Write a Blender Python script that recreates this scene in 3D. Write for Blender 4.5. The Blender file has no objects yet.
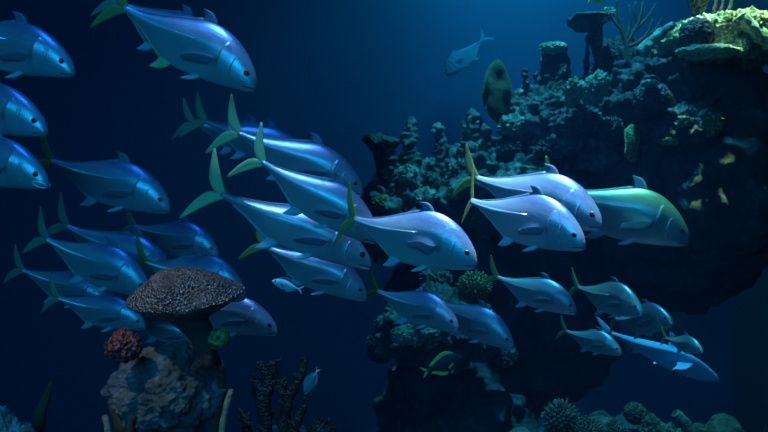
import bpy, math, random
import numpy as np
from mathutils import Vector, Matrix, noise

# ------------------------------------------------------------------ camera, world, lights
SC = bpy.context.scene
COL = SC.collection
W, H = 768, 432
FPX = 35.0 / 36.0 * W
CZ = 3.0                                   # eye height above the tank floor
cam_d = bpy.data.cameras.new('camera')
cam_d.lens, cam_d.sensor_width = 35.0, 36.0
cam_d.clip_end = 60
cam = bpy.data.objects.new('camera', cam_d)
COL.objects.link(cam)
cam.location = (0, 0, CZ)
cam.rotation_euler = (math.pi / 2, 0, 0)
SC.camera = cam

SC.view_settings.view_transform = 'Standard'
SC.view_settings.look = 'None'
SC.view_settings.gamma = 1.0
SC.view_settings.exposure = 0.0
SC.view_settings.use_curve_mapping = False
SC.cycles.use_denoising = True
SC.cycles.max_bounces = 5
SC.cycles.volume_bounces = 0

# sea water fills the world: it scatters and absorbs evenly everywhere
wd = bpy.data.worlds.new('water')
SC.world = wd
wd.use_nodes = True
nt = wd.node_tree
nt.nodes.clear()
wo = nt.nodes.new('ShaderNodeOutputWorld')
bg = nt.nodes.new('ShaderNodeBackground')
bg.inputs['Color'].default_value = (0.002, 0.006, 0.03, 1)
bg.inputs['Strength'].default_value = 1.0
nt.links.new(bg.outputs[0], wo.inputs['Surface'])
vs = nt.nodes.new('ShaderNodeVolumeScatter')
vs.inputs['Color'].default_value = (0.10, 0.42, 1.0, 1)
vs.inputs['Density'].default_value = 0.020
vs.inputs['Anisotropy'].default_value = 0.65
va = nt.nodes.new('ShaderNodeVolumeAbsorption')
va.inputs['Color'].default_value = (0.15, 0.62, 0.80, 1)
va.inputs['Density'].default_value = 0.07
ad = nt.nodes.new('ShaderNodeAddShader')
nt.links.new(vs.outputs[0], ad.inputs[0])
nt.links.new(va.outputs[0], ad.inputs[1])
nt.links.new(ad.outputs[0], wo.inputs['Volume'])


def aim(o, target):
    d = Vector(target) - o.location
    o.rotation_euler = d.to_track_quat('-Z', 'Y').to_euler()


def spot(name, loc, target, watts, colour, angle, blend=0.8, size=0.25):
    l = bpy.data.lights.new(name, 'SPOT')
    l.energy, l.color, l.spot_size, l.spot_blend = watts, colour, math.radians(angle), blend
    l.shadow_soft_size = size
    o = bpy.data.objects.new(name, l)
    COL.objects.link(o)
    o.location = loc
    aim(o, target)
    return o


def area(name, loc, target, watts, colour, size, spread=180):
    l = bpy.data.lights.new(name, 'AREA')
    l.shape = 'DISK'
    l.energy, l.color, l.size = watts, colour, size
    l.spread = math.radians(spread)
    o = bpy.data.objects.new(name, l)
    COL.objects.link(o)
    o.location = loc
    aim(o, target)
    return o


# overhead tank lamps, plus fills added to brighten fish and pedestal
area('back_lamp', (1.6, 7.6, 8.0), (1.7, 8.9, 4.6), 48, (0.01, 0.62, 1.0), 1.6, 115)
spot('school_lamp', (0.60, 2.3, 7.8), (0.58, 2.66, 3.0), 6600, (0.33, 0.58, 1.0), 17, 0.55, 0.12)
spot('school_lamp', (-0.5, 2.2, 7.8), (-0.48, 3.0, 3.1), 950, (0.22, 0.48, 1.0), 12, 0.9, 0.12)
spot('shoal_lamp', (-1.0, 1.9, 7.6), (-0.85, 3.1, 3.0), 340, (0.03, 0.24, 1.0), 50, 1.0, 0.2)
spot('leader_lamp', (1.25, 3.1, 7.8), (1.17, 3.7, 2.75), 1500, (0.12, 0.85, 0.85), 16, 0.6, 0.12)
spot('low_pair_fill', (0.55, 3.0, 7.8), (0.42, 3.65, 2.6), 420, (0.06, 0.50, 0.85), 14, 0.8, 0.12)  # extra teal top light added over the low jacks
spot('blue_lamp', (1.7, 4.7, 7.8), (1.85, 4.9, 2.2), 560, (0.03, 0.45, 1.0), 17, 0.7, 0.12)
area('viewing_side_fill', (-1.2, -1.2, 4.0), (-0.1, 3.0, 3.1), 96, (0.01, 0.42, 0.92), 2.4)  # added frontal fill on the flanks, standing in for light scattered by water
spot('reef_lamp', (2.45, 4.95, 8.8), (2.45, 5.12, 4.35), 9000, (0.66, 1.0, 0.55), 12, 0.9, 0.12)
spot('slope_lamp', (1.2, 4.8, 8.4), (1.25, 5.9, 3.2), 2600, (0.06, 0.60, 0.85), 38, 0.7, 0.10)
spot('pedestal_fill', (-1.6, 1.2, 4.7), (-0.72, 2.6, 2.28), 110, (0.9, 0.95, 0.9), 20, 0.7, 0.06)  # added fill that brightens the pedestal rock from front left
spot('pedestal_fill', (-0.74, 2.9, 6.2), (-0.70, 2.55, 2.5), 70, (1.0, 0.70, 0.5), 12, 0.7, 0.06)  # added warm fill on the mushroom coral cap

# ------------------------------------------------------------------ helpers


def at(px, py, Y):
    return Vector(((px - W / 2) / FPX * Y, Y, CZ - (py - H / 2) / FPX * Y))


def tag(o, label=None, cat=None, group=None, kind=None):
    if label: o['label'] = label
    if cat: o['category'] = cat
    if group: o['group'] = group
    if kind: o['kind'] = kind
    return o


def empty(name, loc=(0, 0, 0)):
    o = bpy.data.objects.new(name, None)
    COL.objects.link(o)
    o.empty_display_size = 0.05
    o.location = loc
    return o


def obj(name, verts, faces, mat, parent=None, loc=None, smooth=True):
    me = bpy.data.meshes.new(name)
    me.from_pydata([tuple(v) for v in verts], [], faces)
    me.materials.append(mat)
    if smooth:
        me.polygons.foreach_set('use_smooth', [True] * len(me.polygons))
    me.update()
    o = bpy.data.objects.new(name, me)
    COL.objects.link(o)
    if parent: o.parent = parent
    if loc is not None: o.location = loc
    return o


class MB:
    """collects pieces of one mesh"""
    def __init__(self): self.v, self.f = [], []
    def add(self, v, f):
        n = len(self.v)
        self.v += [tuple(p) for p in v]
        self.f += [tuple(i + n for i in q) for q in f]


def catmull(pts, n):
    pts = [np.array(p, float) for p in pts]
    P = [2 * pts[0] - pts[1]] + pts + [2 * pts[-1] - pts[-2]]
    out = []
    m = len(pts) - 1
    for i in range(n):
        u = i / (n - 1) * m
        k = min(int(u), m - 1)
        t = u - k
        a, b, c, d = P[k], P[k + 1], P[k + 2], P[k + 3]
        out.append(0.5 * (2 * b + (c - a) * t + (2 * a - 5 * b + 4 * c - d) * t * t + (3 * b - 3 * c + d - a) * t ** 3))
    return out


def tube(pts, radii, n=10, rough=0.0, freq=8.0, seed=0.0, cap=True):
    pts = [Vector(p) for p in pts]
    v, f = [], []
    up = Vector((0.13, 0.31, 0.94))
    for i, p in enumerate(pts):
        d = (pts[min(i + 1, len(pts) - 1)] - pts[max(i - 1, 0)]).normalized()
        a = d.cross(up)
        if a.length < 0.05: a = d.cross(Vector((1, 0, 0)))
        a.normalize()
        b = d.cross(a)
        for k in range(n):
            t = 2 * math.pi * k / n
            q = p + (a * math.cos(t) + b * math.sin(t)) * radii[i]
            if rough:
                q += (q - p) * rough * noise.noise(q * freq + Vector((seed, seed, seed)))
            v.append(q)
    for i in range(len(pts) - 1):
        for k in range(n):
            f.append((i * n + k, i * n + (k + 1) % n, (i + 1) * n + (k + 1) % n, (i + 1) * n + k))
    if cap:
        for e, i in ((0, 0), (1, len(pts) - 1)):
            c = len(v)
            d = (pts[1] - pts[0]) if e == 0 else (pts[-1] - pts[-2])
            v.append(pts[i] + d.normalized() * radii[i] * (0.5 if e else -0.2))
            for k in range(n):
                q = (i * n + k, i * n + (k + 1) % n)
                f.append((q[1], q[0], c) if e == 0 else (q[0], q[1], c))
    return v, f


def ico(sub):
    t = (1 + 5 ** 0.5) / 2
    v = [(-1, t, 0), (1, t, 0), (-1, -t, 0), (1, -t, 0), (0, -1, t), (0, 1, t), (0, -1, -t), (0, 1, -t), (t, 0, -1), (t, 0, 1), (-t, 0, -1), (-t, 0, 1)]
    v = [Vector(p).normalized() for p in v]
    f = [(0, 11, 5), (0, 5, 1), (0, 1, 7), (0, 7, 10), (0, 10, 11), (1, 5, 9), (5, 11, 4), (11, 10, 2), (10, 7, 6), (7, 1, 8),
         (3, 9, 4), (3, 4, 2), (3, 2, 6), (3, 6, 8), (3, 8, 9), (4, 9, 5), (2, 4, 11), (6, 2, 10), (8, 6, 7), (9, 8, 1)]
    for _ in range(sub):
        mid, nf = {}, []
        def m(a, b):
            k = (a, b) if a < b else (b, a)
            if k not in mid:
                mid[k] = len(v)
                v.append((v[a] + v[b]).normalized())
            return mid[k]
        for a, b, c in f:
            x, y, z = m(a, b), m(b, c), m(c, a)
            nf += [(a, x, z), (b, y, x), (c, z, y), (x, y, z)]
        f = nf
    return v, f


ICO = {k: ico(k) for k in range(2, 7)}


# ------------------------------------------------------------------ materials
def new_mat(name):
    m = bpy.data.materials.new(name)
    m.use_nodes = True
    t = m.node_tree
    b = t.nodes['Principled BSDF']
    return m, t, b


def ramp(t, fac, stops):
    r = t.nodes.new('ShaderNodeValToRGB')
    while len(r.color_ramp.elements) < len(stops): r.color_ramp.elements.new(0.5)
    for e, (p, c) in zip(r.color_ramp.elements, stops):
        e.position = p
        e.color = (*c, 1)
    t.links.new(fac, r.inputs[0])
    return r.outputs[0]


def noise_tex(t, scale, detail=5, rough=0.6, coord=None):
    n = t.nodes.new('ShaderNodeTexNoise')
    n.inputs['Scale'].default_value = scale
    n.inputs['Detail'].default_value = detail
    n.inputs['Roughness'].default_value = rough
    if coord is not None: t.links.new(coord, n.inputs['Vector'])
    return n


def rock_mat(name, stops, scale=3.0, bump=0.6, patches=None, pscale=1.6, rough=0.85, fine=22.0):
    m, t, b = new_mat(name)
    tc = t.nodes.new('ShaderNodeTexCoord').outputs['Object']
    n = noise_tex(t, scale, 8, 0.68, tc)
    c = ramp(t, n.outputs[0], stops)
    if patches:
        pn = noise_tex(t, pscale, 4, 0.6, tc)
        mask = ramp(t, pn.outputs[0], [(0.50, (0, 0, 0)), (0.60, (1, 1, 1))])
        mx = t.nodes.new('ShaderNodeMixRGB')
        t.links.new(mask, mx.inputs[0])
        t.links.new(c, mx.inputs[1])
        mx.inputs[2].default_value = (*patches, 1)
        c = mx.outputs[0]
    t.links.new(c, b.inputs['Base Color'])
    b.inputs['Roughness'].default_value = rough
    n2 = noise_tex(t, fine, 6, 0.7, tc)
    bp = t.nodes.new('ShaderNodeBump')
    bp.inputs['Strength'].default_value = bump
    bp.inputs['Distance'].default_value = 0.04
    t.links.new(n2.outputs[0], bp.inputs['Height'])
    t.links.new(bp.outputs[0], b.inputs['Normal'])
    return m


def pore_mat(name, c_low, c_high, scale=60.0, bump=0.8, rough=0.6, spec=0.5):
    """coral skin: cells with pale rims"""
    m, t, b = new_mat(name)
    tc = t.nodes.new('ShaderNodeTexCoord').outputs['Object']
    vo = t.nodes.new('ShaderNodeTexVoronoi')
    vo.inputs['Scale'].default_value = scale
    t.links.new(tc, vo.inputs['Vector'])
    n = noise_tex(t, scale * 0.2, 4, 0.6, tc)
    ml = t.nodes.new('ShaderNodeMath')
    ml.operation = 'MULTIPLY'
    t.links.new(vo.outputs['Distance'], ml.inputs[0])
    t.links.new(n.outputs[0], ml.inputs[1])
    c = ramp(t, ml.outputs[0], [(0.12, c_low), (0.42, c_high)])
    t.links.new(c, b.inputs['Base Color'])
    b.inputs['Roughness'].default_value = rough
    b.inputs['Specular IOR Level'].default_value = spec
    bp = t.nodes.new('ShaderNodeBump')
    bp.inputs['Strength'].default_value = bump
    bp.inputs['Distance'].default_value = 0.01
    t.links.new(vo.outputs['Distance'], bp.inputs['Height'])
    t.links.new(bp.outputs[0], b.inputs['Normal'])
    return m


def plain(name, c, rough=0.6, metal=0.0):
    m, t, b = new_mat(name)
    tc = t.nodes.new('ShaderNodeTexCoord').outputs['Object']
    n = noise_tex(t, 9.0, 4, 0.6, tc)
    d = tuple(x * 0.7 for x in c)
    t.links.new(ramp(t, n.outputs[0], [(0.3, d), (0.7, c)]), b.inputs['Base Color'])
    b.inputs['Roughness'].default_value = rough
    b.inputs['Metallic'].default_value = metal
    return m


def skin_mat(name, back, flank, belly, metal=0.58, rough=0.36, spot=False):
    """fish skin: countershaded from back to belly, fine scales"""
    m, t, b = new_mat(name)
    tc = t.nodes.new('ShaderNodeTexCoord').outputs['Object']
    sp = t.nodes.new('ShaderNodeSeparateXYZ')
    t.links.new(tc, sp.inputs[0])
    n = noise_tex(t, 7.0, 3, 0.5, tc)
    a = t.nodes.new('ShaderNodeMath')
    a.operation = 'MULTIPLY_ADD'
    t.links.new(n.outputs[0], a.inputs[0])
    a.inputs[1].default_value = 0.05
    t.links.new(sp.outputs['Z'], a.inputs[2])
    mr = t.nodes.new('ShaderNodeMapRange')
    mr.inputs['From Min'].default_value = -0.14
    mr.inputs['From Max'].default_value = 0.22
    t.links.new(a.outputs[0], mr.inputs[0])
    col = ramp(t, mr.outputs[0], [(0.05, belly), (0.35, flank), (0.62, flank), (0.9, back)])
    if spot:
        pm = t.nodes.new('ShaderNodeMapping')
        pm.inputs['Location'].default_value = (-0.222, 0, -0.012)
        t.links.new(tc, pm.inputs['Vector'])
        p2 = t.nodes.new('ShaderNodeVectorMath')
        p2.operation = 'MULTIPLY'
        p2.inputs[1].default_value = (1.0, 0.0, 0.75)
        t.links.new(pm.outputs[0], p2.inputs[0])
        ln = t.nodes.new('ShaderNodeVectorMath')
        ln.operation = 'LENGTH'
        t.links.new(p2.outputs[0], ln.inputs[0])
        mx = t.nodes.new('ShaderNodeMixRGB')
        t.links.new(ramp(t, ln.outputs['Value'], [(0.004, (.55, .55, .55)), (0.034, (0, 0, 0))]), mx.inputs[0])
        t.links.new(col, mx.inputs[1])
        mx.inputs[2].default_value = (0.02, 0.025, 0.03, 1)
        col = mx.outputs[0]
    t.links.new(col, b.inputs['Base Color'])
    b.inputs['Metallic'].default_value = metal
    mp = t.nodes.new('ShaderNodeMapping')
    mp.inputs['Scale'].default_value = (5, 30, 55)
    t.links.new(tc, mp.inputs['Vector'])
    st = noise_tex(t, 1.0, 4, 0.6, mp.outputs[0])
    rg = t.nodes.new('ShaderNodeMapRange')
    rg.inputs['From Min'].default_value, rg.inputs['From Max'].default_value = 0.3, 0.7
    rg.inputs['To Min'].default_value, rg.inputs['To Max'].default_value = rough - 0.05, rough + 0.08
    t.links.new(st.outputs[0], rg.inputs[0])
    t.links.new(rg.outputs[0], b.inputs['Roughness'])
    b2 = t.nodes.new('ShaderNodeBump')
    b2.inputs['Strength'].default_value = 0.08
    b2.inputs['Distance'].default_value = 0.01
    t.links.new(st.outputs[0], b2.inputs['Height'])
    vo = t.nodes.new('ShaderNodeTexVoronoi')
    vo.inputs['Scale'].default_value = 90
    t.links.new(tc, vo.inputs['Vector'])
    bp = t.nodes.new('ShaderNodeBump')
    bp.inputs['Strength'].default_value = 0.10
    bp.inputs['Distance'].default_value = 0.004
    t.links.new(vo.outputs['Distance'], bp.inputs['Height'])
    t.links.new(b2.outputs[0], bp.inputs['Normal'])
    t.links.new(bp.outputs[0], b.inputs['Normal'])
    return m


def fin_mat(name, c, c2, trans=0.25):
    m, t, b = new_mat(name)
    tc = t.nodes.new('ShaderNodeTexCoord').outputs['Object']
    wv = t.nodes.new('ShaderNodeTexWave')
    wv.bands_direction = 'Z'
    wv.inputs['Scale'].default_value = 34
    wv.inputs['Distortion'].default_value = 2.5
    t.links.new(tc, wv.inputs['Vector'])
    t.links.new(ramp(t, wv.outputs['Fac'], [(0.2, c2), (0.8, c)]), b.inputs['Base Color'])
    b.inputs['Roughness'].default_value = 0.45
    tr = t.nodes.new('ShaderNodeBsdfTranslucent')
    tr.inputs['Color'].default_value = (*c, 1)
    mx = t.nodes.new('ShaderNodeMixShader')
    mx.inputs[0].default_value = trans
    out = t.nodes['Material Output']
    t.links.new(b.outputs[0], mx.inputs[1])
    t.links.new(tr.outputs[0], mx.inputs[2])
    t.links.new(mx.outputs[0], out.inputs['Surface'])
    return m


M = {}
M['back_wall'] = rock_mat('blue tank wall', [(0.3, (0.10, 0.22, 0.40)), (0.7, (0.12, 0.25, 0.44))], 0.6, 0.05)
M['side_wall'] = rock_mat('dark tank wall', [(0.3, (0.11, 0.14, 0.20)), (0.7, (0.16, 0.19, 0.25))], 0.6, 0.1)
M['sand'] = rock_mat('tank sand', [(0.3, (0.10, 0.10, 0.10)), (0.7, (0.22, 0.21, 0.19))], 6, 0.4)
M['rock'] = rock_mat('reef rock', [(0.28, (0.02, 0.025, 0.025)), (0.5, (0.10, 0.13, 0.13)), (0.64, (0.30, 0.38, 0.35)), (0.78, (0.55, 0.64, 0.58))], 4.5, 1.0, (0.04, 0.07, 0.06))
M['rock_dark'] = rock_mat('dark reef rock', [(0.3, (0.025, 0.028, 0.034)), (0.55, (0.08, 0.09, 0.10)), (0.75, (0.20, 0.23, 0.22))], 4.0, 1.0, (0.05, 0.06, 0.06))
M['rock_pale'] = rock_mat('pale crusted rock', [(0.3, (0.10, 0.13, 0.08)), (0.5, (0.40, 0.46, 0.30)), (0.7, (0.75, 0.78, 0.52))], 5.0, 1.0)
M['rock_grey'] = rock_mat('grey pedestal rock', [(0.3, (0.04, 0.045, 0.05)), (0.5, (0.16, 0.19, 0.20)), (0.72, (0.42, 0.47, 0.47))], 7.0, 1.0, (0.09, 0.11, 0.11), 5.0, fine=40)
M['brown_coral'] = pore_mat('brown pored coral', (0.025, 0.016, 0.014), (0.17, 0.125, 0.105), 110, 1.0, 0.35, 1.0)
M['brown_stem'] = rock_mat('brown coral stem', [(0.3, (0.03, 0.016, 0.012)), (0.7, (0.09, 0.05, 0.035))], 8, 0.8)
M['red_coral'] = pore_mat('dark red coral', (0.05, 0.006, 0.006), (0.20, 0.028, 0.025), 40, 1.0, 0.5)
M['green_coral'] = pore_mat('green coral', (0.03, 0.04, 0.01), (0.30, 0.30, 0.09), 45, 1.0, 0.4)
M['olive'] = rock_mat('olive sponge', [(0.3, (0.03, 0.032, 0.014)), (0.7, (0.09, 0.09, 0.04))], 9, 0.7)
M['tan'] = rock_mat('tan sponge', [(0.3, (0.12, 0.11, 0.07)), (0.7, (0.42, 0.42, 0.30))], 12, 0.8)
M['teal_crust'] = rock_mat('pale green crust', [(0.32, (0.05, 0.09, 0.07)), (0.5, (0.24, 0.36, 0.28)), (0.70, (0.52, 0.66, 0.52))], 9, 1.0)
M['moss'] = pore_mat('mossy coral', (0.03, 0.05, 0.02), (0.26, 0.36, 0.12), 60, 1.0, 0.7)
M['dark_coral'] = pore_mat('dark coral', (0.012, 0.012, 0.012), (0.09, 0.09, 0.08), 50, 1.0, 0.7)
M['branch'] = pore_mat('brown branching coral', (0.02, 0.012, 0.010), (0.085, 0.058, 0.045), 110, 0.8, 0.7, 0.25)
M['gorgon'] = rock_mat('dark sea whip', [(0.3, (0.03, 0.04, 0.03)), (0.7, (0.09, 0.11, 0.08))], 12, 0.6)
M['skin'] = skin_mat('silver blue jack skin', (0.22, 0.29, 0.44), (0.50, 0.56, 0.62), (0.60, 0.66, 0.68), spot=True)
M['skin_gold_lit'] = skin_mat('jack skin with painted gold light', (0.75, 0.62, 0.40), (0.34, 0.37, 0.38), (0.42, 0.46, 0.48), spot=True)  # greenish gold light on the back is put into the skin colour
M['skin_dark'] = skin_mat('black damsel skin', (0.01, 0.01, 0.014), (0.015, 0.015, 0.02), (0.02, 0.02, 0.03), 0.0, 0.6)
M['skin_shark'] = skin_mat('pale blue grey skin', (0.22, 0.40, 0.66), (0.30, 0.48, 0.72), (0.7, 0.8, 0.9), 0.0, 0.5)
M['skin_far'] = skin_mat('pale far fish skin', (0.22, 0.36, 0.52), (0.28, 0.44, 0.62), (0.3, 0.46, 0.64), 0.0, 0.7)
M['skin_cyan'] = skin_mat('pale blue reef fish skin', (0.5, 0.8, 0.85), (0.6, 0.88, 0.92), (0.7, 0.9, 0.92), 0.0, 0.5)
M['skin_yellow'] = skin_mat('yellow reef fish skin', (0.9, 0.75, 0.05), (0.9, 0.78, 0.08), (0.9, 0.8, 0.2), 0.0, 0.5)
M['fin'] = fin_mat('grey blue fin', (0.60, 0.70, 0.74), (0.44, 0.52, 0.58))
M['fin_dark'] = fin_mat('dusky blue fin', (0.20, 0.27, 0.34), (0.13, 0.18, 0.24))
M['fin_lime'] = fin_mat('lime green fin', (0.65, 0.95, 0.20), (0.5, 0.8, 0.15), 0.3)
M['fin_yellow'] = fin_mat('yellow green fin', (0.38, 0.44, 0.12), (0.26, 0.32, 0.09), 0.3)
M['fin_pale'] = fin_mat('pale green fin', (0.85, 0.85, 0.40), (0.62, 0.66, 0.32), 0.35)
M['fin_dim'] = fin_mat('olive fin', (0.32, 0.46, 0.30), (0.22, 0.32, 0.20), 0.3)
M['scute'] = plain('pale scutes', (0.80, 0.84, 0.88), 0.3, 0.3)
M['gill'] = skin_mat('gill plate', (0.30, 0.38, 0.52), (0.66, 0.72, 0.78), (0.74, 0.78, 0.80), 0.5, 0.24)
M['eye'] = plain('silver iris', (0.16, 0.18, 0.20), 0.3, 0.3)
M['pupil'] = plain('black pupil', (0.004, 0.004, 0.006), 0.15)
M['mouth'] = plain('dark mouth line', (0.03, 0.035, 0.05), 0.5)
M['lip'] = plain('pale lip', (0.80, 0.84, 0.88), 0.35, 0.2)

# ------------------------------------------------------------------ the setting


def quad(name, pts, mat):
    n, v, f = 24, [], []
    a, b, c, d = (Vector(p) for p in pts)
    for j in range(n + 1):
        for i in range(n + 1):
            u, w = i / n, j / n
            v.append((a * (1 - u) + b * u) * (1 - w) + (d * (1 - u) + c * u) * w)
    for j in range(n):
        for i in range(n):
            k = j * (n + 1) + i
            f.append((k, k + 1, k + n + 2, k + n + 1))
    return tag(obj(name, v, f, mat), kind='structure')


XL, XR, YB, ZT = -5.6, 4.2, 9.0, 9.0
quad('floor', [(XL, 1.2, 0), (XR, 1.2, 0), (XR, YB, 0), (XL, YB, 0)], M['sand'])
quad('wall_back', [(XL, YB, 0), (XR, YB, 0), (XR, YB, ZT), (XL, YB, ZT)], M['back_wall'])
quad('wall_left', [(XL, 1.2, 0), (XL, YB, 0), (XL, YB, ZT), (XL, 1.2, ZT)], M['side_wall'])
quad('wall_right', [(XR, YB, 0), (XR, 1.2, 0), (XR, 1.2, ZT), (XR, YB, ZT)], M['side_wall'])

# ------------------------------------------------------------------ reef


def lump(name, px0, py0, px1, py1, Y, mat, label, cat, group=None, depth=None, sub=5, seed=0, big=0.30, mid=0.12, fine=0.05,
         power=1.0, parent=None, tilt=0.0, fq=1.0):
    """an uneven solid that fills a stretch of the view at distance Y"""
    c = at((px0 + px1) / 2, (py0 + py1) / 2, Y)
    rx, rz = (px1 - px0) / 2 / FPX * Y, (py1 - py0) / 2 / FPX * Y
    ry = depth / 2 if depth else (rx + rz) / 2
    v0, f = ICO[sub]
    off = Vector((seed * 7.31, seed * 3.17, seed * 5.77))
    k = min(rx, rz, ry)
    v = []
    ct, st = math.cos(tilt), math.sin(tilt)
    for p in v0:
        q = Vector((abs(p.x) ** power * (1 if p.x > 0 else -1), abs(p.y) ** power * (1 if p.y > 0 else -1), abs(p.z) ** power * (1 if p.z > 0 else -1)))
        q = Vector((q.x * rx, q.y * ry, q.z * rz))
        s = q / k * fq
        d = big * noise.noise(s * 0.9 + off) + mid * noise.noise(s * 2.6 + off) + 0.6 * mid * noise.noise(s * 5.2 + off)
        if fine: d += fine * (noise.noise(s * 11 + off) + 0.5 * abs(noise.noise(s * 23 + off)))
        q = q + Vector((p.x, p.y, p.z)) * d * k
        v.append((q.x * ct - q.z * st, q.y, q.x * st + q.z * ct))
    o = obj(name, v, f, M[mat], parent, c)
    if not parent: tag(o, label, cat, group)
    return o


def rock(px0, py0, px1, py1, Y, mat, label, **k):
    return lump('reef_rock', px0, py0, px1, py1, Y, mat, label, 'rock', 'rocks of the reef', **k)


# upper reef, right-hand bank
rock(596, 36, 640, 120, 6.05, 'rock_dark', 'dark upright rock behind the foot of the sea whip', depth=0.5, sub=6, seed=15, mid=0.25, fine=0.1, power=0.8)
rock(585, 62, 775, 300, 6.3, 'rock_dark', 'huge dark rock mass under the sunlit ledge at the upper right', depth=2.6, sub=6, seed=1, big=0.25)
rock(655, 22, 790, 66, 5.5, 'rock_pale', 'ledge of pale yellow-green crusted rock at the top right corner', depth=1.1, sub=6, seed=2, big=0.24, mid=0.2, fine=0.2)
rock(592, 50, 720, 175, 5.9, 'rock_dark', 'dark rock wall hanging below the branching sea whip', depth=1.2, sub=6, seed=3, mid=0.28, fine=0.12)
rock(562, 78, 632, 168, 6.0, 'rock', 'teal rough rock between the tall column and the round dark coral', depth=1.0, sub=6, seed=4, mid=0.24, fine=0.1)
rock(640, 105, 735, 160, 5.5, 'rock', 'low rock shelf with green knobs under the overhang', depth=0.8, sub=6, seed=5, mid=0.25, fine=0.1)
rock(504, 92, 592, 170, 6.2, 'rock', 'knobbly teal rock at the foot of the tall column', depth=1.2, sub=6, seed=6, mid=0.25, fine=0.1)
rock(430, 150, 575, 235, 6.4, 'rock', 'broad reef slope behind the two pale jacks', depth=1.6, sub=6, seed=7, mid=0.28, fine=0.1)
rock(362, 160, 470, 262, 6.6, 'rock', 'left end of the reef slope behind the central jack', depth=1.5, sub=6, seed=8, mid=0.28, fine=0.1)
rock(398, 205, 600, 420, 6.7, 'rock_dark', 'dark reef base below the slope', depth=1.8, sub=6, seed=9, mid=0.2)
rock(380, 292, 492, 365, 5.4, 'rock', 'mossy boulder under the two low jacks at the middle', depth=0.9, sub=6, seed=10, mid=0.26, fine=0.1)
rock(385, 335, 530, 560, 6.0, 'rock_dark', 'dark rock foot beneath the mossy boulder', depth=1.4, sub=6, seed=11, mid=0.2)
rock(368, 330, 396, 362, 5.5, 'rock', 'small round rock at the left edge of the mossy boulder', depth=0.25, sub=5, seed=12, mid=0.25)
rock(541, 46, 568, 128, 6.1, 'rock', 'tall upright rock column with a flared top', depth=0.25, sub=6, seed=13, mid=0.2, fine=0.1, power=0.75)
# the bank at the bottom right: rubble below the frame carries the corals
rock(500, 424, 800, 640, 4.4, 'rock_dark', 'dark rubble bank along the bottom right edge', depth=1.6, sub=6, seed=14, mid=0.2)

# left pedestal
rock(111, 346, 227, 424, 2.75, 'rock_grey', 'grey weathered rock carrying the brown mushroom-shaped coral', depth=0.36, sub=6, seed=21, big=0.30, mid=0.16, fine=0.06)
rock(136, 385, 212, 900, 2.8, 'rock_grey', 'rock leg tapering below the grey weathered rock', depth=0.3, power=0.7, sub=5, seed=22)
rock(-60, 408, 42, 620, 2.5, 'teal_crust', 'speckled pale rock in the bottom left corner', depth=0.3, sub=6, seed=23, mid=0.2, fine=0.08)
rock(225, 425, 345, 700, 3.1, 'rock_dark', 'dark rock under the brown branching coral', depth=0.3, sub=5, seed=24)

# mushroom coral on its stem
root = tag(empty('mushroom_coral', at(198, 352, 2.62)), 'brown pitted mushroom-shaped coral with a broad cap on a dark stem', 'coral')


def lathe_noise(profile, n, sx, sy, amp, fq, seed):
    v, f = [], []
    off = Vector((seed, seed * 2, seed * 3))
    for r, z in profile:
        for k in range(n):
            t = 2 * math.pi * k / n
            q = Vector((r * math.cos(t) * sx, r * math.sin(t) * sy, z))
            d = noise.noise(q * fq + off) + 0.5 * noise.noise(q * fq * 2.3 + off)
            q += Vector((math.cos(t), math.sin(t), 0.5)) * d * amp
            v.append(q)
    m = len(profile)
    for i in range(m - 1):
        for k in range(n):
            f.append((i * n + k, i * n + (k + 1) % n, (i + 1) * n + (k + 1) % n, (i + 1) * n + k))
    f.append(tuple(range(n))[::-1])
    f.append(tuple((m - 1) * n + k for k in range(n)))
    return v, f


prof = catmull([(0.03, -0.095), (0.06, -0.07), (0.125, -0.035), (0.19, 0.005), (0.205, 0.022), (0.19, 0.045), (0.155, 0.075), (0.10, 0.098), (0.04, 0.105), (0.008, 0.106)], 46)
v, f = lathe_noise(prof, 90, 0.98, 0.75, 0.026, 8, 3.0)
cap = obj('cap', v, f, M['brown_coral'], root)
cap.location = (at(186, 301, 2.62) - root.location)
cap.rotation_euler = (math.radians(14), math.radians(-5), 0)
v, f = tube([(0.03, 0, -0.05), (0.022, 0, 0.0), (0.016, 0, 0.05), (-0.01, 0, 0.10), (-0.03, 0, 0.15)], [0.05, 0.040, 0.038, 0.048, 0.085], 20, 0.5, 22, 1)
obj('stem', v, f, M['brown_stem'], root)


def ball(px0, py0, px1, py1, Y, mat, name, label, cat='coral', **k):
    k.setdefault('big', 0.12); k.setdefault('mid', 0.08); k.setdefault('fine', 0.05)
    return lump(name, px0, py0, px1, py1, Y, mat, label, cat, **k)


ball(106, 331, 141, 361, 2.55, 'red_coral', 'cup_coral', 'dark red cup coral on the left shoulder of the grey rock', seed=31, big=0.3, mid=0.2)
ball(208, 328, 229, 349, 2.6, 'green_coral', 'ball_coral', 'small round green coral beside the mushroom coral stem', seed=32)


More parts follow.
